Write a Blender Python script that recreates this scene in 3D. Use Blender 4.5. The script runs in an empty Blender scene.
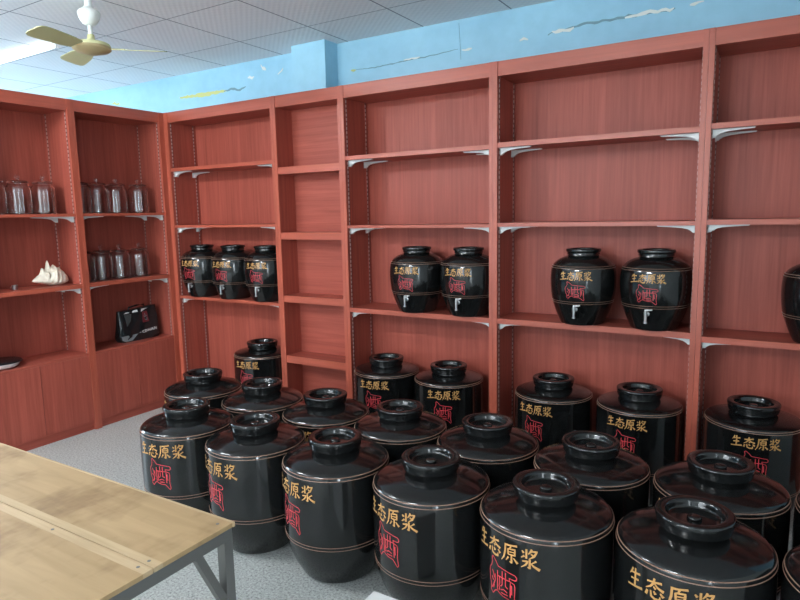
import bpy, bmesh, math, random
from mathutils import Vector, Matrix
PI = math.pi
random.seed(7)
S = bpy.context.scene
COL = S.collection

# ------------------------------------------------------------------ camera
cam_d = bpy.data.cameras.new('camera'); cam = bpy.data.objects.new('camera', cam_d); COL.objects.link(cam)
cam_d.sensor_width = 36.0; cam_d.lens = 617.97 / 800 * 36.0; cam_d.clip_start = 0.05
_r = Vector((0.8534, 0.5209, -0.0201)).normalized(); _f = Vector((-0.5184, 0.8438, -0.1388)).normalized()
_u = _r.cross(_f).normalized(); _r = _f.cross(_u).normalized()
cam.matrix_world = Matrix(((_r.x, _u.x, -_f.x, 3.9434), (_r.y, _u.y, -_f.y, -3.1223), (_r.z, _u.z, -_f.z, 1.4307), (0, 0, 0, 1)))
S.camera = cam
# ------------------------------------------------------------------ world, light, exposure
S.view_settings.view_transform = 'Standard'; S.view_settings.look = 'None'
S.view_settings.gamma = 1.0; S.view_settings.use_curve_mapping = False
S.view_settings.exposure = 0.72
w = bpy.data.worlds.new('daylight'); S.world = w; w.use_nodes = True
w.node_tree.nodes['Background'].inputs[0].default_value = (0.75, 0.87, 1.0, 1)
w.node_tree.nodes['Background'].inputs[1].default_value = 1.0
def area(name, loc, target, sx, sy, power, col):
    d = bpy.data.lights.new(name, 'AREA'); d.shape = 'RECTANGLE'; d.size = sx; d.size_y = sy; d.energy = power; d.color = col
    o = bpy.data.objects.new(name, d); COL.objects.link(o); o.location = loc
    o.rotation_euler = (Vector(target) - Vector(loc)).to_track_quat('-Z', 'Y').to_euler()
    return o
DAY = (0.86, 0.94, 1.0)
area('window_daylight', (1.6, -6.25, 1.55), (1.6, 0, 1.55), 3.0, 1.4, 60, DAY)
area('window_daylight', (-4.2, -1.45, 1.6), (0, -1.45, 1.6), 2.4, 1.5, 130, (0.74, 0.9, 1.0))
area('doorway_daylight', (5.85, -4.75, 1.1), (0, -4.75, 1.1), 0.5, 2.1, 60, DAY)

# ------------------------------------------------------------------ materials
def mat(name, base=(.8, .8, .8), rough=.5, metal=0., ior=1.5, coat=0., trans=0., alpha=1.):
    m = bpy.data.materials.new(name); m.use_nodes = True
    b = m.node_tree.nodes['Principled BSDF']
    b.inputs['Base Color'].default_value = (*base, 1); b.inputs['Roughness'].default_value = rough
    b.inputs['Metallic'].default_value = metal; b.inputs['IOR'].default_value = ior
    b.inputs['Coat Weight'].default_value = coat; b.inputs['Transmission Weight'].default_value = trans
    return m
def nd(m, t, **kw):
    n = m.node_tree.nodes.new(t)
    for k, v in kw.items(): setattr(n, k, v)
    return n
def lk(m, a, b): m.node_tree.links.new(a, b)
def bsdf(m): return m.node_tree.nodes['Principled BSDF']
def ramp(m, fac, stops):
    r = nd(m, 'ShaderNodeValToRGB'); el = r.color_ramp.elements
    while len(el) < len(stops): el.new(0.5)
    for e, (p, c) in zip(el, stops): e.position = p; e.color = (*c, 1)
    lk(m, fac, r.inputs[0]); return r.outputs[0]
def bump(m, h, strength, dist=.01):
    b = nd(m, 'ShaderNodeBump'); b.inputs['Strength'].default_value = strength; b.inputs['Distance'].default_value = dist
    lk(m, h, b.inputs['Height']); lk(m, b.outputs[0], bsdf(m).inputs['Normal'])
def noise(m, scale, sc=(1, 1, 1), detail=4., rough=.55, dist=0.):
    tc = nd(m, 'ShaderNodeTexCoord'); mp = nd(m, 'ShaderNodeMapping'); mp.inputs['Scale'].default_value = sc
    lk(m, tc.outputs['Object'], mp.inputs[0])
    n = nd(m, 'ShaderNodeTexNoise'); n.inputs['Scale'].default_value = scale; n.inputs['Detail'].default_value = detail
    n.inputs['Roughness'].default_value = rough; n.inputs['Distortion'].default_value = dist
    lk(m, mp.outputs[0], n.inputs['Vector']); return n.outputs[0]
def mixc(m, fac, a, b, mode='MIX'):
    x = nd(m, 'ShaderNodeMix', data_type='RGBA', blend_type=mode)
    for sock, v in ((x.inputs[0], fac), (x.inputs[6], a), (x.inputs[7], b)):
        if isinstance(v, (int, float)): sock.default_value = v
        elif isinstance(v, tuple): sock.default_value = (*v, 1)
        else: lk(m, v, sock)
    return x.outputs[2]
def wood(name, axis, light, dark, rough=.46):
    m = mat(name, rough=rough); bsdf(m).inputs['Specular IOR Level'].default_value = .32
    sc = [34, 34, 34]; sc['xyz'.index(axis)] = 1.2
    a = noise(m, 1.6, tuple(sc), 5, .6, .4)
    sc2 = [6, 6, 6]; sc2['xyz'.index(axis)] = .5
    b = noise(m, 1.2, tuple(sc2), 2, .5, .8)
    ca = ramp(m, a, [(.30, dark), (.66, light)])
    cb = ramp(m, b, [(.3, (.88, .86, .86)), (.7, (1.05, 1.04, 1.04))])
    lk(m, mixc(m, 1., ca, cb, 'MULTIPLY'), bsdf(m).inputs['Base Color'])
    return m
WL, WD = (.40, .094, .064), (.285, .060, .042)
WOODZ = wood('mahogany_laminate_vertical', 'z', WL, WD)
WOODX = wood('mahogany_laminate_along', 'x', WL, WD)
WOODY = wood('mahogany_laminate_across', 'y', WL, WD)
EL, ED = (.45, .102, .060), (.37, .078, .046)
EDGEZ = wood('edge_banding_upright', 'z', EL, ED, .38)
EDGEX = wood('edge_banding_shelf', 'x', EL, ED, .38)
EDGEY = wood('edge_banding_left', 'y', EL, ED, .38)
WHITEP = mat('white_bracket_enamel', (.74, .76, .76), .35)
RAIL = mat('brushed_rail', (.5, .36, .34), .5, .2)
_w = nd(RAIL, 'ShaderNodeTexWave', bands_direction='Z'); _w.inputs['Scale'].default_value = 12.; lk(RAIL, nd(RAIL, 'ShaderNodeTexCoord').outputs['Object'], _w.inputs['Vector'])
lk(RAIL, ramp(RAIL, _w.outputs['Color'], [(.30, (.16, .06, .05)), (.42, (.42, .30, .28))]), bsdf(RAIL).inputs['Base Color'])
STEEL = mat('grey_square_steel', (.15, .15, .142), .42, .45)
CHROME = mat('tap_chrome', (.50, .51, .52), .30, 1.)
GLAZE = mat('black_glaze', (.0070, .0076, .0078), .13, ior=1.56)
_n = noise(GLAZE, 9, detail=3); lk(GLAZE, ramp(GLAZE, _n, [(.35, (.10,) * 3), (.75, (.17,) * 3)]), bsdf(GLAZE).inputs['Roughness'])
GOLD = mat('gold_lettering_paint', (.49, .26, .082), .6)
GILT = mat('gilt_line_paint', (.26, .145, .10), .4)
RED = mat('red_lettering_paint', (.60, .045, .06), .5)
GLASS = mat('clear_glass', (1, 1, 1), .03, ior=1.45, trans=1.)
SHELL = mat('cream_shell', (.78, .72, .60), .55)
_n = noise(SHELL, 28, detail=5); lk(SHELL, ramp(SHELL, _n, [(.3, (.60, .50, .36)), (.55, (.80, .76, .64))]), bsdf(SHELL).inputs['Base Color'])
BAGM = mat('black_glossy_vinyl', (.010, .014, .016), .22)
BAGRED = mat('dark_red_patch', (.16, .012, .018), .5)
BAGGREY = mat('grey_mark_and_sheen', (.20, .23, .24), .3)  # marks on the red patch, and the reflection painted on the bag's corner
WHITEPR = mat('white_print_and_glare', (.75, .75, .75), .5)  # bag lettering, and the glare painted near its top
FANC = mat('pale_yellow_enamel', (.62, .62, .34), .4)
FANW = mat('white_fan_enamel', (.82, .86, .84), .4)
FANB = mat('olive_fan_blade', (.50, .50, .27), .45)
FANBR = mat('brown_motor_trim', (.48, .38, .20), .5)
WHITEM = mat('white_fixture', (.82, .84, .86), .5)
FOAM = mat('white_foam_box', (.84, .85, .84), .7)
DISHB = mat('black_lacquer', (.012, .012, .014), .25)
DISHW = mat('white_porcelain', (.80, .80, .78), .25)
TUBE2 = mat('lit_bright_tube', (1, 1, 1), .5)
bsdf(TUBE2).inputs['Emission Color'].default_value = (.95, .98, 1., 1); bsdf(TUBE2).inputs['Emission Strength'].default_value = 122.
TUBE = mat('lit_tube', (1, 1, 1), .5)
bsdf(TUBE).inputs['Emission Color'].default_value = (.90, .97, 1., 1); bsdf(TUBE).inputs['Emission Strength'].default_value = 1.7
PLY = mat('plywood_top', rough=.6)
_a = noise(PLY, 2.0, (1.2, 14, 14), 5, .6, .6); _b = noise(PLY, 3.4, (1.6, 1, 1), 4, .65)
_c = mixc(PLY, 1., ramp(PLY, _a, [(.3, (.335, .222, .105)), (.7, (.425, .290, .148))]), ramp(PLY, _b, [(.34, (.62, .56, .50)), (.50, (1, 1, 1))]), 'MULTIPLY')
lk(PLY, _c, bsdf(PLY).inputs['Base Color'])
PLYE = mat('pale_edge_strip', rough=.6)
lk(PLYE, ramp(PLYE, noise(PLYE, 3, (1.5, 30, 30)), [(.3, (.40, .285, .155)), (.7, (.50, .37, .22))]), bsdf(PLYE).inputs['Base Color'])
# terrazzo floor
FLOOR = mat('grey_terrazzo', rough=.42)
_a = noise(FLOOR, 105, detail=3, rough=.7); _b = noise(FLOOR, 1.3, detail=4)
_c = mixc(FLOOR, 1., ramp(FLOOR, _a, [(.32, (.17, .175, .17)), (.48, (.44, .46, .445)), (.67, (.64, .665, .645))]), ramp(FLOOR, _b, [(.3, (.86, .86, .86)), (.7, (1.05, 1.05, 1.05))]), 'MULTIPLY')
lk(FLOOR, _c, bsdf(FLOOR).inputs['Base Color'])
# blue wall
BLUE = mat('sky_blue_paint', rough=.45)
_a = noise(BLUE, 2.2, (1, 1, 1.6), 5, .6); _b = noise(BLUE, 14, detail=4)
_c = mixc(BLUE, 1., ramp(BLUE, _a, [(.3, (.29, .56, .73)), (.7, (.36, .66, .83))]), ramp(BLUE, _b, [(.25, (.92, .94, .94)), (.6, (1, 1, 1))]), 'MULTIPLY')
lk(BLUE, _c, bsdf(BLUE).inputs['Base Color']); bump(BLUE, _b, .08)
PEELW = mat('bare_white_plaster', (.78, .80, .76), .8)
PEELY = mat('old_yellow_paint', (.60, .62, .22), .7)
PEELD = mat('dark_crack', (.17, .31, .38), .8)
PLASTER = mat('off_white_plaster', (.70, .74, .74), .8)
# ceiling tiles, pitch .5665 m, joints and embossed dots
CEIL = mat('embossed_ceiling_tile', rough=.55)
tc = nd(CEIL, 'ShaderNodeTexCoord'); sep = nd(CEIL, 'ShaderNodeSeparateXYZ'); lk(CEIL, tc.outputs['Object'], sep.inputs[0])
def mth(m, op, a, b=None, c=None):
    n = nd(m, 'ShaderNodeMath', operation=op)
    for i, v in enumerate((a, b, c)):
        if v is None: continue
        if isinstance(v, (int, float)): n.inputs[i].default_value = v
        else: lk(m, v, n.inputs[i])
    return n.outputs[0]
def joint(ax, off, halfw):
    t = mth(CEIL, 'DIVIDE', mth(CEIL, 'SUBTRACT', sep.outputs[ax], off), .5665)
    fr = mth(CEIL, 'ABSOLUTE', mth(CEIL, 'SUBTRACT', mth(CEIL, 'FRACT', mth(CEIL, 'ADD', t, 100.5)), .5))
    return mth(CEIL, 'LESS_THAN', fr, halfw / .5665)
jx = joint('X', .323, .0045); jy = joint('Y', -.07, .0030)
jj = mth(CEIL, 'MAXIMUM', jx, jy)
dots = mth(CEIL, 'MULTIPLY', mth(CEIL, 'SINE', mth(CEIL, 'MULTIPLY', sep.outputs['X'], 2 * PI / .0405)), mth(CEIL, 'SINE', mth(CEIL, 'MULTIPLY', sep.outputs['Y'], 2 * PI / .0405)))
cd = ramp(CEIL, mth(CEIL, 'MULTIPLY_ADD', dots, .5, .5), [(.2, (.74, .75, .765)), (.8, (.80, .805, .81))])
lk(CEIL, mixc(CEIL, jj, cd, (.16, .17, .20)), bsdf(CEIL).inputs['Base Color']); bump(CEIL, dots, .10, .004)

for _m in (EDGEX, EDGEZ, EDGEY): bsdf(_m).inputs['Specular IOR Level'].default_value = .55
# ------------------------------------------------------------------ mesh helpers
class MB:
    def __init__(s): s.v = []; s.f = []; s.sm = []; s.mi = []
    def add(s, vs, fs, smooth=False, mi=0):
        n = len(s.v); s.v += [tuple(p) for p in vs]; s.f += [tuple(i + n for i in f) for f in fs]
        s.sm += [smooth] * len(fs); s.mi += [mi] * len(fs); return s
    def box(s, x0, x1, y0, y1, z0, z1, mi=0, M=None):
        vs = [Vector((x, y, z)) for z in (z0, z1) for y in (y0, y1) for x in (x0, x1)]
        if M is not None: vs = [M @ v for v in vs]
        return s.add(vs, [(0, 2, 3, 1), (4, 5, 7, 6), (0, 1, 5, 4), (2, 6, 7, 3), (0, 4, 6, 2), (1, 3, 7, 5)], False, mi)
    def lathe(s, prof, n=48, M=None, smooth=True, mi=0):
        vs = []; fs = []
        for (r, z) in prof:
            for k in range(n):
                a = 2 * PI * k / n; p = Vector((r * math.cos(a), r * math.sin(a), z)); vs.append(M @ p if M is not None else p)
        for i in range(len(prof) - 1):
            for k in range(n):
                k2 = (k + 1) % n; fs.append((i * n + k, i * n + k2, (i + 1) * n + k2, (i + 1) * n + k))
        if prof[0][0] > 1e-6: fs.append(tuple(range(n - 1, -1, -1)))
        if prof[-1][0] > 1e-6: fs.append(tuple((len(prof) - 1) * n + k for k in range(n)))
        return s.add(vs, fs, smooth, mi)
    def tube(s, pts, r, n=10, mi=0):
        pts = [Vector(p) for p in pts]; rs = r if isinstance(r, (list, tuple)) else [r] * len(pts)
        vs = []; fs = []; ref = None
        for i, p in enumerate(pts):
            t = (pts[min(i + 1, len(pts) - 1)] - pts[max(i - 1, 0)]).normalized()
            if ref is None: ref = Vector((0, 0, 1)) if abs(t.z) < .9 else Vector((1, 0, 0))
            a = t.cross(ref).normalized(); b = t.cross(a).normalized(); ref = -b if False else ref
            for k in range(n):
                q = 2 * PI * k / n; vs.append(p + (a * math.cos(q) + b * math.sin(q)) * rs[i])
        for i in range(len(pts) - 1):
            for k in range(n):
                k2 = (k + 1) % n; fs.append((i * n + k, i * n + k2, (i + 1) * n + k2, (i + 1) * n + k))
        fs.append(tuple(range(n - 1, -1, -1))); fs.append(tuple((len(pts) - 1) * n + k for k in range(n)))
        return s.add(vs, fs, True, mi)
    def prism(s, poly, axis, a, b, mi=0, M=None):
        n = len(poly); vs = []
        for d in (a, b):
            for (p, q) in poly:
                c = {'x': (d, p, q), 'y': (p, d, q), 'z': (p, q, d)}[axis]; c = Vector(c); vs.append(M @ c if M is not None else c)
        fs = [tuple(range(n - 1, -1, -1)), tuple(range(n, 2 * n))] + [(i, (i + 1) % n, n + (i + 1) % n, n + i) for i in range(n)]
        return s.add(vs, fs, False, mi)
    def mesh(s, name, mats):
        me = bpy.data.meshes.new(name); me.from_pydata(s.v, [], s.f)
        for m in (mats if isinstance(mats, (list, tuple)) else [mats]): me.materials.append(m)
        me.polygons.foreach_set('use_smooth', s.sm); me.polygons.foreach_set('material_index', s.mi); me.update()
        bm = bmesh.new(); bm.from_mesh(me); bmesh.ops.recalc_face_normals(bm, faces=bm.faces)
        for e in bm.edges:
            if len(e.link_faces) == 2 and e.calc_face_angle(0) > 0.75: e.smooth = False
        bm.to_mesh(me); bm.free(); return me
    def build(s, name, mats, parent=None): return put(name, s.mesh(name, mats), parent)
def put(name, me, parent=None, loc=(0, 0, 0), rot=(0, 0, 0)):
    o = bpy.data.objects.new(name, me); COL.objects.link(o); o.parent = parent; o.location = loc; o.rotation_euler = rot; return o
def tag(o, label, cat, group=None):
    o['label'] = label; o['category'] = cat
    if group: o['group'] = group
    return o
def thing(name, label, cat, loc=(0, 0, 0), rz=0, group=None):
    o = bpy.data.objects.new(name, None); COL.objects.link(o); o.location = loc; o.rotation_euler = (0, 0, rz); o.empty_display_size = .1
    return tag(o, label, cat, group)
def struct(o): o['kind'] = 'structure'; return o
def copy_tree(o, parent=None):
    c = o.copy(); COL.objects.link(c); c.parent = parent
    for ch in list(o.children): copy_tree(ch, c)
    return c

# ------------------------------------------------------------------ the room
CZ = 2.553; WY = .34; X0, X1, Y0 = -4.0, 5.6, -6.0
struct(MB().box(X0 - .2, X1 + .2, Y0 - .2, WY + .2, -.15, 0).build('floor', FLOOR))
struct(MB().box(X0 - .2, X1 + .2, Y0 - .2, WY + .2, CZ, CZ + .12).build('ceiling', CEIL))
wall_back = struct(MB().box(X0 - .2, X1 + .2, WY, WY + .2, 0, CZ).build('wall_back', BLUE))
struct(MB().box(1.085, 1.366, .205, WY, 0, CZ).build('wall_pillar', BLUE))
def holed(axis, c0, c1, a0, a1, holes):
    m = MB(); hs = sorted(holes); p = a0
    def bx(u0, u1, z0, z1):
        if axis == 'y': m.box(u0, u1, c0, c1, z0, z1)
        else: m.box(c0, c1, u0, u1, z0, z1)
    for (h0, h1, z0, z1) in hs:
        bx(p, h0, 0, CZ)
        if z0 > 0: bx(h0, h1, 0, z0)
        bx(h0, h1, z1, CZ); p = h1
    bx(p, a1, 0, CZ); return m
struct(holed('y', Y0 - .2, Y0, X0 - .2, X1 + .2, [(.1, 3.1, .85, 2.25)]).build('wall_front', PLASTER))
struct(holed('x', X0 - .2, X0, Y0, WY, [(-2.65, -.25, .85, 2.35)]).build('wall_left', BLUE))
struct(holed('x', X1, X1 + .2, Y0, WY, [(-5.0, -4.5, 0, 2.15)]).build('wall_right', PLASTER))
def win_frame(n, axis, c, a0, a1, z0, z1, bars):
    m = MB(); t = .03
    def bx(u0, u1, za, zb):
        if axis == 'y': m.box(u0, u1, c, c + .06, za, zb)
        else: m.box(c, c + .06, u0, u1, za, zb)
    bx(a0, a1, z0, z0 + 2 * t); bx(a0, a1, z1 - 2 * t, z1)
    for k in range(bars + 1):
        u = a0 + t + (a1 - a0 - 2 * t) * k / bars; bx(u - t, u + t, z0 + 2 * t, z1 - 2 * t)
    struct(m.build('window_%d' % n, WHITEM))
win_frame(1, 'y', Y0 - .12, .1, 3.1, .85, 2.25, 4)
win_frame(2, 'x', X0 - .12, -2.65, -.25, .85, 2.35, 3)
m = MB(); m.box(X1 + .05, X1 + .13, -5.0, -4.97, 0, 2.15); m.box(X1 + .05, X1 + .13, -4.53, -4.5, 0, 2.15); m.box(X1 + .05, X1 + .13, -4.97, -4.53, 2.1, 2.15)
struct(m.build('door_1', WHITEM))

# peeled paint and cracks on the blue wall
def peel(name, pts, w, m, y=WY, seed=1, parent=wall_back, jit=.3):
    rnd = random.Random(seed); P = []
    for i in range(len(pts) - 1):
        (xa, za), (xb, zb) = pts[i], pts[i + 1]; k = max(2, int(math.hypot(xb - xa, zb - za) / .018))
        for j in range(k): t = j / k; P.append((xa + (xb - xa) * t, za + (zb - za) * t))
    P.append(pts[-1]); n = len(P); up = []; dn = []
    for i, (x, z) in enumerate(P):
        t = i / (n - 1); ww = w * (.25 + .75 * math.sin(PI * min(max(t, .02), .98)) ** .6)
        j = rnd.uniform(-jit, jit) * w
        up.append((x, z + j + ww * rnd.uniform(.25, .65))); dn.append((x, z + j - ww * rnd.uniform(.25, .65)))
    mb = MB()
    for i in range(n - 1): mb.prism([dn[i], dn[i + 1], up[i + 1], up[i]], 'y', y - .0012 - seed * .00012, y + .001)
    return mb.build(name, m, parent)
HITS = {}
def wpt(u, v, y):
    d = _f + _r * ((u - 400) / 617.97) - _u * ((v - 300) / 617.97); t = (y + 3.1223) / d.y
    return (3.9434 + d.x * t, 1.4307 + d.z * t)
def wp(l, y=WY): return [wpt(a, b, y) for a, b in l]
peel('peeled_paint', wp([(180, 98), (205, 94.5), (227, 90.5)]), .030, PEELY, seed=2, jit=.04)
peel('paint_crack', wp([(224, 91.5), (233, 88.5), (240, 90), (246, 87)]), .016, PEELD, seed=3)
peel('peeled_paint', wp([(112, 103), (120, 104.5)]), .022, PEELY, seed=4)
peel('peeled_paint', wp([(248, 78), (254, 77)]), .018, PEELW, seed=5)
peel('peeled_paint', wp([(261, 66), (266, 70)]), .03, PEELW, seed=6)
peel('peeled_paint', wp([(278, 74), (282, 71), (283, 68)]), .016, PEELW, seed=8)
peel('paint_crack', wp([(355, 70), (375, 67.5), (400, 62), (430, 56), (458, 49)]), .007, PEELD, seed=9)
peel('peeled_paint', wp([(351, 70.5), (356, 70)]), .014, PEELY, seed=10)
peel('peeled_paint', wp([(404, 60), (420, 57)]), .010, PEELW, seed=11)
peel('peeled_paint', wp([(462, 50), (472, 48.5)]), .014, PEELW, seed=12)
peel('peeled_paint', wp([(520, 40), (528, 38.5)]), .022, PEELW, seed=13)
peel('paint_crack', wp([(548, 34.5), (580, 25), (610, 20), (640, 14), (675, 9)]), .014, PEELD, seed=14)
peel('peeled_paint', wp([(552, 32.5), (566, 31), (574, 28)]), .020, PEELW, seed=15)
peel('peeled_paint', wp([(625, 17.5), (650, 12.5), (674, 9)]), .020, PEELW, seed=16)
peel('peeled_paint', wp([(690, 5), (704, 1)]), .016, PEELW, seed=17)
peel('paint_crack', wp([(459, 23), (460, 40), (461, 60)]), .002, PEELD, seed=18)

# ------------------------------------------------------------------ shelving
H = 2.2; ZF = 2.127; T = .0237
br = MB()
_p = [(0, 0), (0, -.034), (.012, -.034), (.020, -.026), (.034, -.018), (.06, -.012), (.10, -.0085), (.165, -.005), (.17, -.001), (.17, 0)]
br.prism(_p, 'y', -.009, .009)
br.prism([(0, 0), (0, -.038), (.004, -.038), (.004, 0)], 'y', -.016, .016)
BR = br.mesh('shelf_bracket', WHITEP)
bs = MB(); bs.tube([(.004, 0, -.02), (.0065, 0, -.02)], .007, 10); BS = bs.mesh('bracket_screw', STEEL)
def brackets(par, x, z, ys, sgn):
    for y in ys:
        b = put('shelf_bracket', BR, par, (x, y, z), (0, 0, 0 if sgn > 0 else PI)); put('screw', BS, b)
def rails(par, x, sgn, ys, z0, z1):
    for y in ys:
        m = MB(); m.box(min(x, x + sgn * .0035), max(x, x + sgn * .0035), y - .003, y + .003, z0, z1)
        n = int((z1 - z0) / .05)
        m.build('slotted_rail', RAIL, par)
def panel2(par, name, b, wood_in, wood_edge, **k):
    return MB().box(*b).build(name, [wood_in], par)
# local frame of every unit: x along the front from 0 to w, y = 0 front plane, +y into depth
def unit(label, loc, rz, w, depth, shelves, narrow=False, lw=T, rw=T, cabinet=None, rail=True):
    u = thing('shelf_unit', label, 'shelving', loc, rz, None)
    e = .004
    for (x0, x1) in ((0, lw), (w - rw, w)):
        s = MB().box(x0, x1, e, depth, 0, H).build('side_panel', WOODZ, u)
        MB().box(x0 + .0004, x1 - .0004, -.004, e, 0, H).build('edge_strip', EDGEZ, s)
    MB().box(lw, w - rw, depth - .008, depth, 0.0, ZF).build('back_panel', WOODX if narrow else WOODZ, u)
    MB().box(lw, w - rw, .02, depth, ZF + .0, ZF + .018).build('top_panel', WOODX, u)
    MB().box(lw, w - rw, 0, .02, ZF, H).build('top_rail', EDGEX, u)
    for (zt, th) in shelves:
        s = MB().box(lw, w - rw, .004, depth - .008, zt - th, zt).build('shelf', WOODX, u)
        MB().box(lw, w - rw, 0, .004, zt - th, zt).build('edge_strip', EDGEX, s)
        if rail:
            brackets(s, lw, zt - th, (.045, depth - .05), 1); brackets(s, w - rw, zt - th, (.045, depth - .05), -1)
    z0 = 0.02 if cabinet is None else cabinet
    if rail:
        rails(u, lw, 1, (.022, depth - .035), z0, ZF); rails(u, w - rw, -1, (.022, depth - .035), z0, ZF)
    if cabinet is not None:
        MB().box(lw, w - rw, 0, depth - .008, cabinet - .018, cabinet).build('cabinet_top', WOODX, u)
        MB().box(lw, w - rw, .015, .03, 0, .062).build('kick_board', WOODX, u)
        mid = (lw + w - rw) / 2
        for (a, b, hx) in ((lw + .002, mid - .0015, mid - .03), (mid + .0015, w - rw - .002, mid + .03)):
            MB().box(a, b, .001, .017, .064, cabinet - .019).build('door', WOODZ, u)
    return u
D = .262
unit('wide shelf bay in the back corner with three small tapped jars on its lower shelf', (0, 0, 0), 0, 1.08, D, [(1.797, .024), (1.376, .019), (.842, .022)], lw=.045)
unit('narrow empty shelf bay with four thick shelves, next to the corner bay', (1.08, 0, 0), 0, .55, .165, [(1.746, .045), (1.320, .046), (.897, .045), (.483, .05)], narrow=True, rail=False)
unit('wide shelf bay right of the narrow bay, two small tapped jars on it', (1.63, 0, 0), 0, .994, D, [(1.783, .024), (1.363, .018), (.848, .028)])
unit('wide shelf bay second from right, two tapped jars fully visible on it', (2.624, 0, 0), 0, 1.012, D, [(1.789, .025), (1.3695, .021), (.850, .029)])
unit('wide shelf bay cut off by the right edge of the photo', (3.636, 0, 0), 0, 1.012, D, [(1.797, .024), (1.375, .024), (.837, .027)])
unit('left wall shelf bay with two rows of glass jars and a black bag', (0, -.714, 0), PI / 2, .714, D + .02, [(1.4724, .019), (1.0075, .027)], rw=.045, cabinet=.536)
unit('left wall shelf bay holding the white conch shell above cupboard doors', (0, -1.42, 0), PI / 2, .706, D + .02, [(1.472, .019), (1.0065, .027)], cabinet=.536)

# ------------------------------------------------------------------ lettering strokes
SHENG = [[(.36, .98, .9), (.30, .82, 1), (.16, .62, .35)], [(.24, .74, .8), (.5, .76, .9), (.82, .80, 1.1)], [(.24, .44, .8), (.5, .47, .9), (.74, .50, 1)], [(.04, .08, .9), (.5, .11, .9), (.97, .16, 1.3)], [(.52, 1.0, 1), (.52, .5, 1.1), (.50, .10, 1.1)]]
TAI = [[(.12, .80, .8), (.5, .83, .9), (.86, .87, 1.1)], [(.50, 1.02, 1), (.44, .76, 1.1), (.30, .58, .9), (.06, .44, .35)], [(.48, .80, .6), (.66, .62, 1), (.96, .50, 1.4)], [(.46, .62, .7), (.58, .52, 1.3)], [(.16, .36, 1.1), (.08, .12, 1.3)], [(.32, .40, .8), (.36, .12, 1.1), (.56, .03, 1.2), (.78, .05, 1.2), (.80, .22, .4)], [(.48, .40, .8), (.58, .26, 1.3)], [(.80, .40, .8), (.96, .24, 1.4)]]
YUAN = [[(.16, .92, 1.2), (.5, .93, .9), (.92, .98, 1.1)], [(.22, .94, 1), (.20, .55, 1.1), (.12, .24, .9), (-.04, .0, .35)], [(.56, .90, 1), (.48, .76, .6)], [(.38, .74, 1), (.40, .42, 1)], [(.38, .73, .8), (.80, .76, 1), (.78, .42, 1.1)], [(.40, .58, .7), (.76, .60, .7)], [(.40, .44, .8), (.78, .45, .8)], [(.60, .42, 1), (.60, .02, 1.2), (.48, .08, .4)], [(.42, .30, 1), (.26, .08, .5)], [(.72, .30, .7), (.96, .06, 1.4)]]
JIANG = [[(.10, .92, .7), (.20, .80, 1.2)], [(.06, .54, .5), (.24, .66, 1.1)], [(.34, 1.02, 1), (.33, .52, 1)], [(.62, 1.04, 1), (.54, .88, .9), (.42, .76, .4)], [(.56, .92, .7), (.88, .94, 1), (.74, .68, 1), (.46, .50, .4)], [(.58, .80, .7), (.70, .70, 1.1)], [(.52, .50, 1), (.52, .02, 1.2), (.40, .08, .4)], [(.12, .36, .8), (.42, .38, 1), (.30, .18, .9), (.06, .02, .35)], [(.86, .44, 1), (.60, .28, .5)], [(.54, .32, .6), (.74, .14, 1.1), (1.04, -.02, 1.5)]]
WINE_OUT = [(.14, 1.0), (.27, .92), (.36, .83), (.60, .81), (.95, .78), (1.0, .74), (.99, .68), (.94, .66), (.76, .67), (.78, .60), (.92, .57), (.95, .50), (.93, .25), (.97, .06), (.93, .0), (.84, .08), (.74, .16), (.55, .17), (.42, .20), (.33, .24), (.24, .20), (.14, .10), (.06, .16), (.08, .30), (.02, .42), (.0, .62), (.02, .70), (.08, .76), (.12, .86), (.10, .96)]
WINE_IN = [[(.12, .66), (.18, .58), (.20, .50)], [(.10, .50), (.17, .42)], [(.10, .22), (.16, .30), (.24, .44), (.24, .60)], [(.17, .24), (.21, .34)], [(.34, .72), (.34, .26)], [(.34, .60), (.80, .60), (.80, .22)], [(.42, .60), (.43, .45), (.40, .38), (.42, .32), (.40, .27)], [(.52, .76), (.52, .44), (.46, .38)], [(.64, .76), (.64, .44), (.72, .40)], [(.46, .30), (.58, .34), (.70, .30)], [(.48, .24), (.72, .24)], [(.84, .52), (.85, .30)]]
def ribbon(mb, pts, width, fmap, lift=.0008, closed=False, sub=4):
    """flat painted stroke: pts (s, t, w) in metres across / up, laid on the body through fmap(s, t, lift)"""
    q = []
    n = len(pts)
    for i in range(n if closed else n - 1):
        a, b = pts[i], pts[(i + 1) % n]
        for j in range(sub): f = j / sub; q.append(tuple(a[k] + (b[k] - a[k]) * f for k in range(3)))
    q.append(pts[0] if closed else pts[-1])
    L = []; R = []
    for i in range(len(q)):
        p0 = q[i - 1] if i else (q[-2] if closed else q[0]); p1 = q[i + 1] if i < len(q) - 1 else (q[1] if closed else q[-1])
        dx, dy = p1[0] - p0[0], p1[1] - p0[1]; l = math.hypot(dx, dy) or 1; nx, ny = -dy / l, dx / l; w = width * q[i][2] / 2
        L.append((q[i][0] + nx * w, q[i][1] + ny * w)); R.append((q[i][0] - nx * w, q[i][1] - ny * w))
    if not closed:   # round the ends a little
        pass
    vs = [fmap(a, b, lift) for a, b in L] + [fmap(a, b, lift) for a, b in R]; m = len(L)
    mb.add(vs, [(i + m, i + 1 + m, i + 1, i) for i in range(m - 1)])
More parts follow.
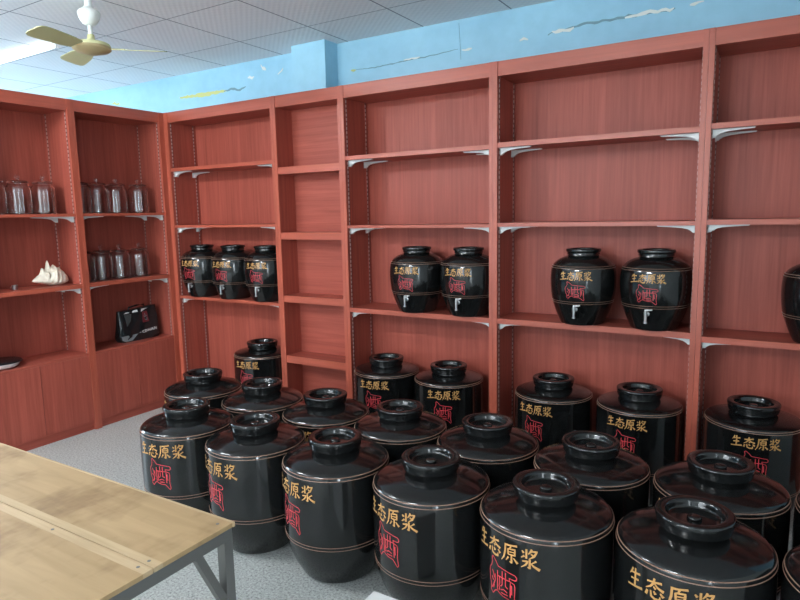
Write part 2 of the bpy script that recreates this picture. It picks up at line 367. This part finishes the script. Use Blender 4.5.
def lettering(R_of_z, cz, ch, pitch):
    def fm(s, t, lift):
        z = cz + t; r = R_of_z(z) + lift; a = -PI / 2 + s / R_of_z(cz); return (r * math.cos(a), r * math.sin(a), z)
    mb = MB(); lift = .0006
    for k, g in enumerate((SHENG, TAI, YUAN, JIANG)):
        x0 = (k - 1.5) * pitch - ch * .5
        for st in g:
            lift += .00002
            ribbon(mb, [(x0 + x * ch * .96, (y - .5) * ch + .06 * ch * (x - .5), w_) for x, y, w_ in st], ch * .105, fm, lift)
    return mb
def wine_char(R_of_z, cz, hh, ww, ox=0):
    def fm(s, t, lift):
        z = cz + t; r = R_of_z(z) + lift; a = -PI / 2 + (s + ox) / R_of_z(cz); return (r * math.cos(a), r * math.sin(a), z)
    mb = MB()
    ribbon(mb, [((x - .5) * ww, (y - .5) * hh, 1) for x, y in WINE_OUT], hh * .022, fm, .0007, True, 3)
    lift = .0008
    for st in WINE_IN:
        lift += .00002
        ribbon(mb, [((x - .5) * ww, (y - .5) * hh, 1) for x, y in st], hh * .028, fm, lift, False, 3)
    return mb
def interp(prof):
    P = sorted(prof, key=lambda p: p[1])
    def g(z):
        for (r0, z0), (r1, z1) in zip(P, P[1:]):
            if z0 <= z <= z1 and z1 > z0: return r0 + (r1 - r0) * (z - z0) / (z1 - z0)
        return P[-1][0]
    return g
def smooth_prof(P, k=4):
    out = []
    for i in range(len(P) - 1):
        p0 = P[max(i - 1, 0)]; p1 = P[i]; p2 = P[i + 1]; p3 = P[min(i + 2, len(P) - 1)]
        for j in range(k):
            t = j / k; q = []
            for c in (0, 1):
                q.append(.5 * (2 * p1[c] + (p2[c] - p0[c]) * t + (2 * p0[c] - 5 * p1[c] + 4 * p2[c] - p3[c]) * t * t + (3 * p1[c] - p0[c] - 3 * p2[c] + p3[c]) * t ** 3))
            out.append(tuple(q))
    out.append(P[-1]); return out
def bands(prof_r, zs, half=.0013):
    mb = MB()
    for z in zs:
        mb.lathe([(prof_r(z - half) + .0004, z - half), (prof_r(z - half) + .0012, z - half * .5), (prof_r(z + half) + .0012, z + half * .5), (prof_r(z + half) + .0004, z + half)], 72)
    return mb

# ------------------------------------------------------------------ large floor jars
BODY = [(.135, 0), (.148, .008), (.166, .040), (.188, .085), (.204, .135), (.2125, .185), (.2145, .235), (.215, .30), (.215, .37), (.2145, .425), (.2135, .452), (.2085, .467), (.196, .4765), (.160, .489), (.120, .4985), (.098, .503), (.090, .508)]
bp = smooth_prof(BODY, 4)
RB = interp(bp)
NECK = [(.089, .5085), (.088, .513)]
def make_jar(slim=False):
    j = thing('wine_jar', '', 'jar')
    BP, RB, ban = bp, interp(bp), ((.4635, .4515), (.1885, .1755))
    if slim:
        BP = smooth_prof([(r * (.935 if r > .13 else 1), z + (.012 * max(0, (z - .1) / .36) if z < .47 else .012 * max(0, (.508 - z) / .038))) for r, z in BODY], 4); RB = interp(BP); ban = ((.4755, .4665), (.1885, .1785))
    MB().lathe([(0.0, 0)] + BP + NECK + [(.0, .513)], 72).build('body', GLAZE, j)
    lid = MB().lathe(smooth_prof([(.060, .513), (.096, .513), (.1015, .5155), (.1035, .524), (.1065, .536), (.1080, .546), (.1065, .553), (.101, .5555), (.086, .5552), (.079, .551), (.075, .538), (.071, .532), (.055, .530), (.035, .530), (.0, .530)], 3), 64).build('lid', GLAZE, j)
    MB().lathe(smooth_prof([(.020, .529), (.0205, .535), (.017, .540), (.009, .542), (.0, .5425)], 3), 32).build('knob', GLAZE, lid)
    bands(RB, ban[0]).build('gilt_band', GILT, j)
    bands(RB, ban[1]).build('gilt_band', GILT, j)
    (lettering(RB, .424, .049, .0490) if slim else lettering(RB, .400, .060, .0630)).build('gold_lettering', GOLD, j)
    (wine_char(RB, .326, .122, .100, 0) if slim else wine_char(RB, .2935, .140, .108, 0)).build('wine_character', RED, j)
    return j
J = make_jar(); used = [0]; J2 = make_jar(True); used4 = [0]
def place(proto, x, y, z, face, label, group, flag):
    o = proto if not flag[0] else copy_tree(proto)
    flag[0] = 1; o.location = (x, y, z); o['label'] = label; o['group'] = group
    v = math.atan2(-3.1223 - y, 3.9434 - x)            # towards where the photographer stands
    o.rotation_euler = (0, 0, v + PI / 2 + math.radians(face)); return o
front = [(1.58, -1.235, -38, 'large black wine jar at the left end of the front row, beyond the table corner'),
         (2.03, -1.24, -56, 'large black wine jar second from left in the front row, behind the table leg'),
         (2.465, -1.235, -56, 'large black wine jar third from left in the front row, fully clear of the table'),
         (2.902, -1.235, -46, 'large black wine jar fourth in the front row, beside the white box corner'),
         (3.338, -1.25, -37, 'large black wine jar fifth in front row, base below the photo edge'),
         (3.777, -1.235, -16, 'large black wine jar lower right, its gold lettering cut by bottom edge'),
         (4.215, -1.235, 20, 'large black wine jar in the front row cut by the bottom right corner')]
mid = [(1.17, -.78, -50, 'large black wine jar at the left end of the middle row'),
       (1.63, -.78, -50, 'large black wine jar second from left in the middle row'),
       (2.065, -.79, -50, 'large black wine jar third from left in the middle row'),
       (2.495, -.785, -50, 'large black wine jar fourth from left in the middle row'),
       (2.93, -.785, -50, 'large black wine jar fifth in middle row, before a shelf post'),
       (3.37, -.81, -30, 'large black wine jar sixth from left in the middle row'),
       (3.812, -.795, -30, 'large black wine jar seventh in middle row, before the rightmost post'),
       (4.25, -.79, -20, 'large black wine jar in the middle row barely showing at the right edge')]
rear = [(.853, .03, -37, 'large black wine jar on the floor inside the corner bay'),
        (1.905, .02, -25, 'large black wine jar on the floor under the third bay, left of two'),
        (2.337, .02, -10, 'large black wine jar on the floor under the third bay, right of two'),
        (2.960, .02, -29, 'large black wine jar on the floor under the fourth bay, left of two'),
        (3.394, .02, -17, 'large black wine jar on the floor under the fourth bay, right of two'),
        (3.885, .02, 5, 'large black wine jar on the floor under the last bay at right')]
for (x, y, a, l) in front: place(J, x, y, 0, a, l, 'large wine jars in the front row', used)
for (x, y, a, l) in mid: place(J, x, y, 0, a, l, 'large wine jars in the middle row', used)
for (x, y, a, l) in rear: place(J2, x, y, 0, a, l, 'large wine jars under the shelves', used4)

# ------------------------------------------------------------------ small jars with taps on the shelves
SB = [(.100, 0), (.108, .005), (.122, .035), (.138, .075), (.151, .115), (.1585, .155), (.1625, .20), (.1625, .25), (.1575, .288), (.150, .304), (.132, .323), (.106, .338), (.086, .345), (.077, .350)]
sp = smooth_prof(SB, 4); RS = interp(sp)
def make_small():
    j = thing('tapped_wine_jar', '', 'jar')
    MB().lathe([(0, 0)] + sp + [(.076, .354), (0, .354)], 64).build('body', GLAZE, j)
    MB().lathe(smooth_prof([(.05, .354), (.079, .354), (.081, .358), (.081, .366), (.0865, .370), (.0870, .380), (.084, .384), (.076, .385), (.066, .381), (.06, .374), (.0, .373)], 3), 56).build('lid', GLAZE, j)
    bands(RS, (.301, .291), .0011).build('gilt_band', GILT, j)
    bands(RS, (.125, .1145), .0011).build('gilt_band', GILT, j)
    lettering(RS, .2555, .042, .0410).build('gold_lettering', GOLD, j)
    wine_char(RS, .181, .094, .098, 0).build('wine_character', RED, j)
    r = RS(.088)
    tp = MB(); tp.tube([(0, -r + .006, .088), (0, -r - .030, .086)], .0075); tp.lathe([(.013, 0), (.013, .005), (.008, .008)], 16, Matrix.Translation((0, -r - .001, .088)) @ Matrix.Rotation(PI / 2, 4, 'X'))
    tp.tube([(0, -r - .026, .100), (0, -r - .026, .052)], [.0085, .0065], 10); tp.tube([(0, -r - .026, .054), (0, -r - .026, .046)], .009, 10)
    t = tp.build('tap', CHROME, j)
    hd = MB(); hd.tube([(0, -r - .026, .098), (0, -r - .026, .108)], .006); hd.tube([(-.004, -r - .026, .108), (.030, -r - .026, .112)], [.0055, .0045])
    hd.build('tap_handle', CHROME, t)
    return j
Q = make_small(); used2 = [0]
small = [(.228, .085, .842, -40, 'small black jar with a tap on the corner bay shelf, leftmost of three'),
         (.556, .085, .842, -36, 'small black jar with a tap on the corner bay shelf, middle of three'),
         (.885, .085, .842, -30, 'small black jar with a tap on corner bay shelf, rightmost of three'),
         (2.103, .075, .848, -26, 'small black jar with a tap in the third bay, left of the pair'),
         (2.442, .075, .848, -24, 'small black jar with a tap in the third bay, half behind the post'),
         (3.090, .075, .850, -14, 'small black jar with a tap in fourth bay, left of the pair'),
         (3.440, .075, .850, -13, 'small black jar with a tap in fourth bay, right of the pair'),
         (4.125, .075, .837, 30, 'small black jar on last bay shelf, cut by right edge')]
for (x, y, z, a, l) in small: place(Q, x, y, z, a, l, 'small tapped wine jars on the shelves', used2)

# ------------------------------------------------------------------ glass jars
def make_glass():
    g = thing('glass_jar', '', 'jar')
    MB().lathe(smooth_prof([(.058, 0), (.067, .004), (.070, .012), (.070, .15), (.067, .172), (.056, .184), (.054, .192)], 3) + smooth_prof([(.051, .192), (.053, .182), (.064, .170), (.067, .15), (.067, .013), (.06, .008), (.0, .008)], 3), 40).build('body', GLASS, g)
    l = MB().lathe(smooth_prof([(.0, .193), (.058, .193), (.060, .197), (.058, .203), (.042, .209), (.014, .213), (.0, .2135)], 3), 40).build('lid', GLASS, g)
    MB().lathe(smooth_prof([(.008, .2125), (.007, .219), (.014, .228), (.014, .236), (.007, .243), (.0, .244)], 3), 20).build('knob', GLASS, l)
    return g
G = make_glass(); used3 = [0]
for (y, z, l) in [(-.622, 1.4724, 'clear glass jar on the top row right of the left post, half hidden by it'), (-.497, 1.4724, 'clear lidded glass jar second from left above the black bag bay, top row'),
                  (-.352, 1.4724, 'clear lidded glass jar third from left above the black bag bay, top row'), (-.172, 1.4724, 'clear lidded glass jar at the right end of the top row, standing apart'),
                  (-.64, 1.0075, 'clear glass jar on the row just above the black bag, hidden behind the post'), (-.508, 1.0075, 'clear lidded glass jar left of three above the black bag'),
                  (-.366, 1.0075, 'clear lidded glass jar middle of three above the black bag'), (-.205, 1.0075, 'clear lidded glass jar right of three above the black bag'),
                  (-.868, 1.472, 'clear lidded glass jar above the conch shell, right end of its row'), (-1.022, 1.472, 'clear lidded glass jar above the conch shell, second from right'),
                  (-1.172, 1.472, 'clear lidded glass jar above the conch shell, at the left photo edge')]:
    place(G, -.125, y, z, 0, l, 'clear glass jars on the left shelves', used3)

# ------------------------------------------------------------------ conch shell
def conch():
    rnd = random.Random(3); NS, NA = 56, 64; L = .235
    knobs = [(.46, 1.57, .056), (.29, 1.62, .036), (.63, 1.5, .020), (.80, 1.3, .016), (.38, 1.1, .022), (.36, 2.5, .022), (.55, 2.5, .020), (.40, .75, .022), (.58, .7, .018)]
    vs = []; fs = []
    for i in range(NS + 1):
        s = i / NS
        env = 0 if s in (0, 1) else ((s / .55) ** .8 if s < .55 else max(0, math.cos((s - .55) / .45 * PI / 2)) ** .5)
        whorl = 1 + .025 * math.sin(s * 40)
        for k in range(NA):
            a = 2 * PI * k / NA
            ry = .070 * env * whorl; rz = .090 * env * whorl * (1 if math.sin(a) > 0 else .32)
            e = 0
            for (ks, ka, kh) in knobs: e += kh * math.exp(-((s - ks) / .036) ** 2 - ((a - ka) / .26) ** 2)
            e += .0022 * math.sin(s * 55 + 5 * a) * env
            y = (ry + e) * math.cos(a); z = (rz + e) * math.sin(a)
            lip = .028 * math.exp(-((a - 5.6) / .35) ** 2) * env
            vs.append((s * L - L / 2, y - lip, z + .031 - .010 * s))
    for i in range(NS):
        for k in range(NA):
            k2 = (k + 1) % NA; fs.append((i * NA + k, i * NA + k2, (i + 1) * NA + k2, (i + 1) * NA + k))
    zmin = min(v[2] for v in vs); vs = [(a, b, max(c - zmin, 0)) for a, b, c in vs]
    mb = MB(); mb.add(vs, fs, True); me = mb.mesh('conch_shell', SHELL)
    o = put('conch_shell', me, None, (-.135, -.875, 1.0065), (0, 0, PI / 2)); return tag(o, 'cream white spiky conch shell on the left shelf', 'shell')
conch()

# ------------------------------------------------------------------ black bag
def bag():
    b = thing('gift_bag', 'black glossy bag with a small dark red patch, on the lower left shelf', 'bag', (-.13, -.262, .536), PI / 2)
    W, HT, DP = .345, .235, .10; NX, NZ = 16, 12; rnd = random.Random(5)
    vs = []; fs = []
    def prof(z): t = z / HT; return W / 2 * (1.0 - .10 * t ** 1.5 - .10 * max(0, .12 - t) / .12), DP / 2 * (1.0 - .62 * t ** 1.3)
    ring = []
    for i in range(NZ + 1):
        z = HT * i / NZ; hx, hy = prof(z); n = 40
        for k in range(n):
            a = 2 * PI * k / n; c, s_ = math.cos(a), math.sin(a); p = 6
            rr = 1 / (abs(c) ** p + abs(s_) ** p) ** (1 / p)
            x = hx * rr * c; y = hy * rr * s_ + .006 * math.sin(x * 34 + z * 25) * (z / HT) + .003 * math.sin(x * 61 - z * 40)
            vs.append((x, y, z + (.010 * x / .17) * (i / NZ)))
    n = 40
    for i in range(NZ):
        for k in range(n): fs.append((i * n + k, i * n + (k + 1) % n, (i + 1) * n + (k + 1) % n, (i + 1) * n + k))
    fs.append(tuple(range(n - 1, -1, -1))); fs.append(tuple(NZ * n + k for k in range(n)))
    MB().add(vs, fs, True).build('bag_body', BAGM, b)
    def yf(x, z):
        hx, hy = prof(z); return -(hy - .006 * math.sin(x * 34 + z * 25) * (z / HT) - .003 * math.sin(x * 61 - z * 40)) - .004
    def patch(name, poly, m, lift=.0):
        mb = MB(); vs = [(x, yf(x, z) - lift, z) for x, z in poly]; k = len(vs)
        vs += [(x, y + .004, z) for x, y, z in vs]
        mb.add(vs, [tuple(range(k)), tuple(range(2 * k - 1, k - 1, -1))] + [(i, k + i, k + (i + 1) % k, (i + 1) % k) for i in range(k)]); return mb.build(name, m, b)
    p = patch('red_patch', [(.022, .125), (.072, .128), (.074, .205), (.030, .203)], BAGRED)
    mb = MB()
    for (x, z, l, a) in [(.048, .182, .022, 1.2), (.052, .168, .02, -.5), (.040, .168, .018, .9), (.046, .145, .02, .2), (.056, .150, .018, 1.5)]:
        mb.box(-l / 2, l / 2, -.001, .001, -.0022, .0022, 0, Matrix.Translation((x, yf(x, z) - .002, z)) @ Matrix.Rotation(a, 4, 'Y'))
    mb.build('white_mark', BAGGREY, p)
    patch('grey_corner_sheen', [(-.166, .046), (-.160, .018), (-.140, .006), (-.085, .008), (-.03, .050)], BAGGREY)  # reflection on the glossy plastic, painted as a grey patch
    patch('grey_panel', [(-.118, .200), (-.060, .198), (-.072, .150), (-.110, .115)], mat('dark_grey_vinyl', (.05, .062, .065), .3))
    for q in ([(-.118, .206), (-.075, .210), (-.078, .214), (-.100, .216)], [(-.052, .208), (-.010, .210), (-.012, .226), (-.048, .222)], [(.020, .208), (.065, .222), (.085, .226), (.030, .226)]):
        patch('white_glare', q, WHITEPR)  # glare on the shiny bag, painted as white patches
    mb = MB(); segs = []
    x = -.022
    # slanted white letters along the lower edge: D T H A N
    glyph = {'dot': [[(.3, .5), (.7, .5)]], 'C': [[(.9, .9), (.2, .8), (.1, .3), (.9, .1)]], 'D': [[(.1, 0), (.1, 1), (.8, .7), (.8, .3), (.1, 0)]], 'H': [[(.1, 0), (.1, 1)], [(.9, 0), (.9, 1)], [(.1, .5), (.9, .5)]], 'A': [[(0, 0), (.5, 1), (1, 0)], [(.2, .4), (.8, .4)]], 'N': [[(.1, 0), (.1, 1), (.9, 0), (.9, 1)]]}
    for gch in ('dot', 'C', 'D', 'H', 'A', 'N'):
        for st in glyph[gch]:
            for (a, c), (d, e) in zip(st, st[1:]):
                ax, az, bx_, bz = x + a * .021, .046 + c * .020 + (x + .02) * .10, x + d * .021, .046 + e * .020 + (x + .02) * .10
                l = math.hypot(bx_ - ax, bz - az); ang = math.atan2(bz - az, bx_ - ax); cx_, cz_ = (ax + bx_) / 2, (az + bz) / 2
                mb.box(-l / 2, l / 2, -.001, .001, -.0018, .0018, 0, Matrix.Translation((cx_, yf(cx_, cz_) + .002, cz_)) @ Matrix.Rotation(-ang, 4, 'Y'))
        x += .026
    mb.build('white_lettering', WHITEPR, b)
    h = MB(); h.tube([(-.07, 0, HT - .02), (-.062, -.004, HT + .012), (0, -.008, HT + .022), (.062, -.004, HT + .020), (.07, 0, HT - .015)], .006, 10); h.build('handle', BAGM, b)
bag()

# ------------------------------------------------------------------ dish and little cup at the left edge
d = thing('covered_dish', 'white round dish with black lid at the left photo edge, lower shelf', 'dish', (-.12, -1.235, .536))
MB().lathe(smooth_prof([(.0, 0), (.07, 0), (.095, .012), (.104, .03), (.100, .034), (.0, .034)], 3), 40).build('dish_body', DISHW, d)
MB().lathe(smooth_prof([(.0, .034), (.108, .034), (.112, .038), (.108, .045), (.06, .052), (.0, .053)], 3), 40).build('lid', DISHB, d)
d = thing('small_cup', 'tiny metal cup beside the conch shell, near the left photo edge', 'cup', (-.10, -1.115, 1.0065))
MB().lathe([(0, 0), (.015, 0), (.017, .026), (.018, .030), (.0155, .030), (.014, .006), (0, .006)], 24).build('cup_body', CHROME, d)
MB().tube([(.0, -.016, .024), (.0, -.027, .02), (.0, -.025, .008), (.0, -.015, .006)], .002, 8).build('handle', CHROME, d)

# ------------------------------------------------------------------ ceiling fan
fan = thing('ceiling_fan', 'pale yellow three-blade ceiling fan at upper left', 'fan', (.835, -1.075, CZ))
MB().lathe([(r, z) for r, z in smooth_prof([(.018, 0), (.020, -.03), (.030, -.042), (.052, -.058), (.054, -.075), (.046, -.10), (.024, -.125), (.0, -.126)], 3)], 32).build('canopy', FANW, fan)
MB().tube([(0, 0, -.12), (0, 0, -.20)], .0115, 16).build('downrod', FANW, fan)
mo = MB().lathe(smooth_prof([(.0, -.172), (.016, -.172), (.020, -.195), (.034, -.205), (.080, -.214), (.092, -.226), (.092, -.234)], 3) + [(.0, -.234)], 40).build('motor_housing', FANC, fan)
MB().lathe([(.0, -.234), (.094, -.234), (.094, -.245), (.080, -.256), (.05, -.262), (.03, -.270), (.0, -.271)], 40).build('bottom_cover', FANBR, mo)
for k in range(3):
    a = math.radians(45 + 120 * k); M = Matrix.Rotation(a, 4, 'Z')
    tilt = Matrix.Translation((0, 0, -.242)) @ Matrix.Rotation(math.radians(13), 4, 'X')
    out = []
    for (x, hw) in [(.10, .040), (.16, .052), (.24, .058), (.31, .061), (.340, .060), (.360, .050), (.369, .028)]: out.append((x, hw))
    poly = out + [(x, -hw) for x, hw in reversed(out)]
    bl = MB().prism(poly, 'z', -.002, .002, 0, M @ tilt).build('blade', FANB, fan)
    ar = MB(); ar.box(.08, .16, -.014, .014, .0022, .0055, 0, M @ tilt); ar.build('blade_bracket', FANC, bl)

# ------------------------------------------------------------------ ceiling tube lights
def tube_light(label, loc, rz, twin=False, L=1.2):
    t = thing('tube_light', label, 'lamp', loc, rz, 'ceiling tube lights')
    hw = .075 if twin else .011; dz = 0 if twin else .018
    MB().box(-L / 2, L / 2, -hw, hw, -.028 + dz, 0).build('channel', WHITEM, t)
    for y in ((-.05, .05) if twin else (0,)):
        for s in (-1, 1): MB().box(s * L / 2 - .012, s * L / 2 + .012, y - .012, y + .012, -.070 + dz, -.0285 + dz).build('lamp_holder', WHITEM, t)
        m = MB(); m.tube([(-L / 2 + .012, y, -.052 + dz), (L / 2 - .012, y, -.052 + dz)], .0135, 14); m.build('lamp_tube', TUBE2 if twin else TUBE, t)
    return t
tube_light('lit white fluorescent tube on the ceiling at the upper left, behind the fan', (-.60, -.755, CZ), math.radians(179))
tube_light('lit twin ceiling tube over the floor left of the table, outside the photo', (.45, -2.7, CZ), 0, True)
tube_light('lit twin ceiling tube behind the photographer, outside the photo', (2.4, -4.6, CZ), 0, True)

# ------------------------------------------------------------------ work table
tb = thing('work_table', 'plywood-topped table on grey steel legs in the lower left corner', 'table', (0, 0, 0))
TX0, TX1, TY0, TY1, TZ = .75, 2.93, -2.95, -2.212, .75; SY = -2.418
b1 = MB().box(TX0, TX1, SY + .022, TY1, TZ - .010, TZ).build('tabletop_board', PLY, tb)
b2 = MB().box(TX0, TX1, TY0, SY - .024, TZ - .010, TZ).build('tabletop_board', PLY, tb)
MB().box(TX0, TX1, SY + .0015, SY + .022, TZ - .010, TZ + .0005).build('joint_strip', PLYE, b1)
MB().box(TX0, TX1, SY - .024, SY - .0015, TZ - .010, TZ + .0005).build('joint_strip', PLYE, b2)
MB().box(TX0, TX1 + .002, TY1, TY1 + .006, TZ - .010, TZ + .0005).build('edge_strip', PLYE, b1)
sc_ = MB()
for (x, y) in [(2.90, SY + .012), (2.90, SY - .013), (2.60, SY - .013), (2.3, SY + .012), (2.905, TY1 - .02), (2.32, SY - .013)]:
    sc_.lathe([(.0, TZ + .0012), (.0035, TZ + .0012), (.004, TZ + .0004)], 10, Matrix.Translation((x, y, 0)))
sc_.build('screw_head', STEEL, tb)
RT = TZ - .010
for (a, b_) in (((TX0, TX1), (TY1 - .026, TY1 - .002)), ((TX0, TX1), (TY0 + .004, TY0 + .028))):
    MB().box(a[0], a[1], b_[0], b_[1], RT - .026, RT - .0005).build('frame_rail', STEEL, tb)
for x in (TX0, TX1 - .024): MB().box(x, x + .024, TY0 + .028, TY1 - .026, RT - .026, RT - .0005).build('frame_rail', STEEL, tb)
for x in (TX0, TX1 - .024):
    for y in (TY0 + .004, TY1 - .026): MB().box(x, x + .024, y, y + .024, 0, RT - .0265).build('leg', STEEL, tb)
def brace(x, ya, za, yb, zb):
    m = MB(); d_ = Vector((0, yb - ya, zb - za)); l = d_.length; a = math.atan2(d_.z, d_.y)
    m.box(-.009, .009, 0, l, -.009, .009, 0, Matrix.Translation((x, ya, za)) @ Matrix.Rotation(a, 4, 'X')); return m.build('brace', STEEL, tb)
for x in (TX0 + .012, TX1 - .012):
    brace(x, TY1 - .095, RT - .024, TY1 - .018, RT - .19); brace(x, TY0 + .095, RT - .024, TY0 + .018, RT - .19)

# ------------------------------------------------------------------ white box whose corner shows at the bottom edge
bx = thing('foam_box', 'white box on the floor, only its corner showing at the bottom edge', 'box', (2.959, -1.702, 0), 0)
MB().box(0, .26, -.34, 0, 0, .26).build('box_body', FOAM, bx)
MB().box(-.004, .264, -.344, .004, .2605, .30).build('lid', FOAM, bx)
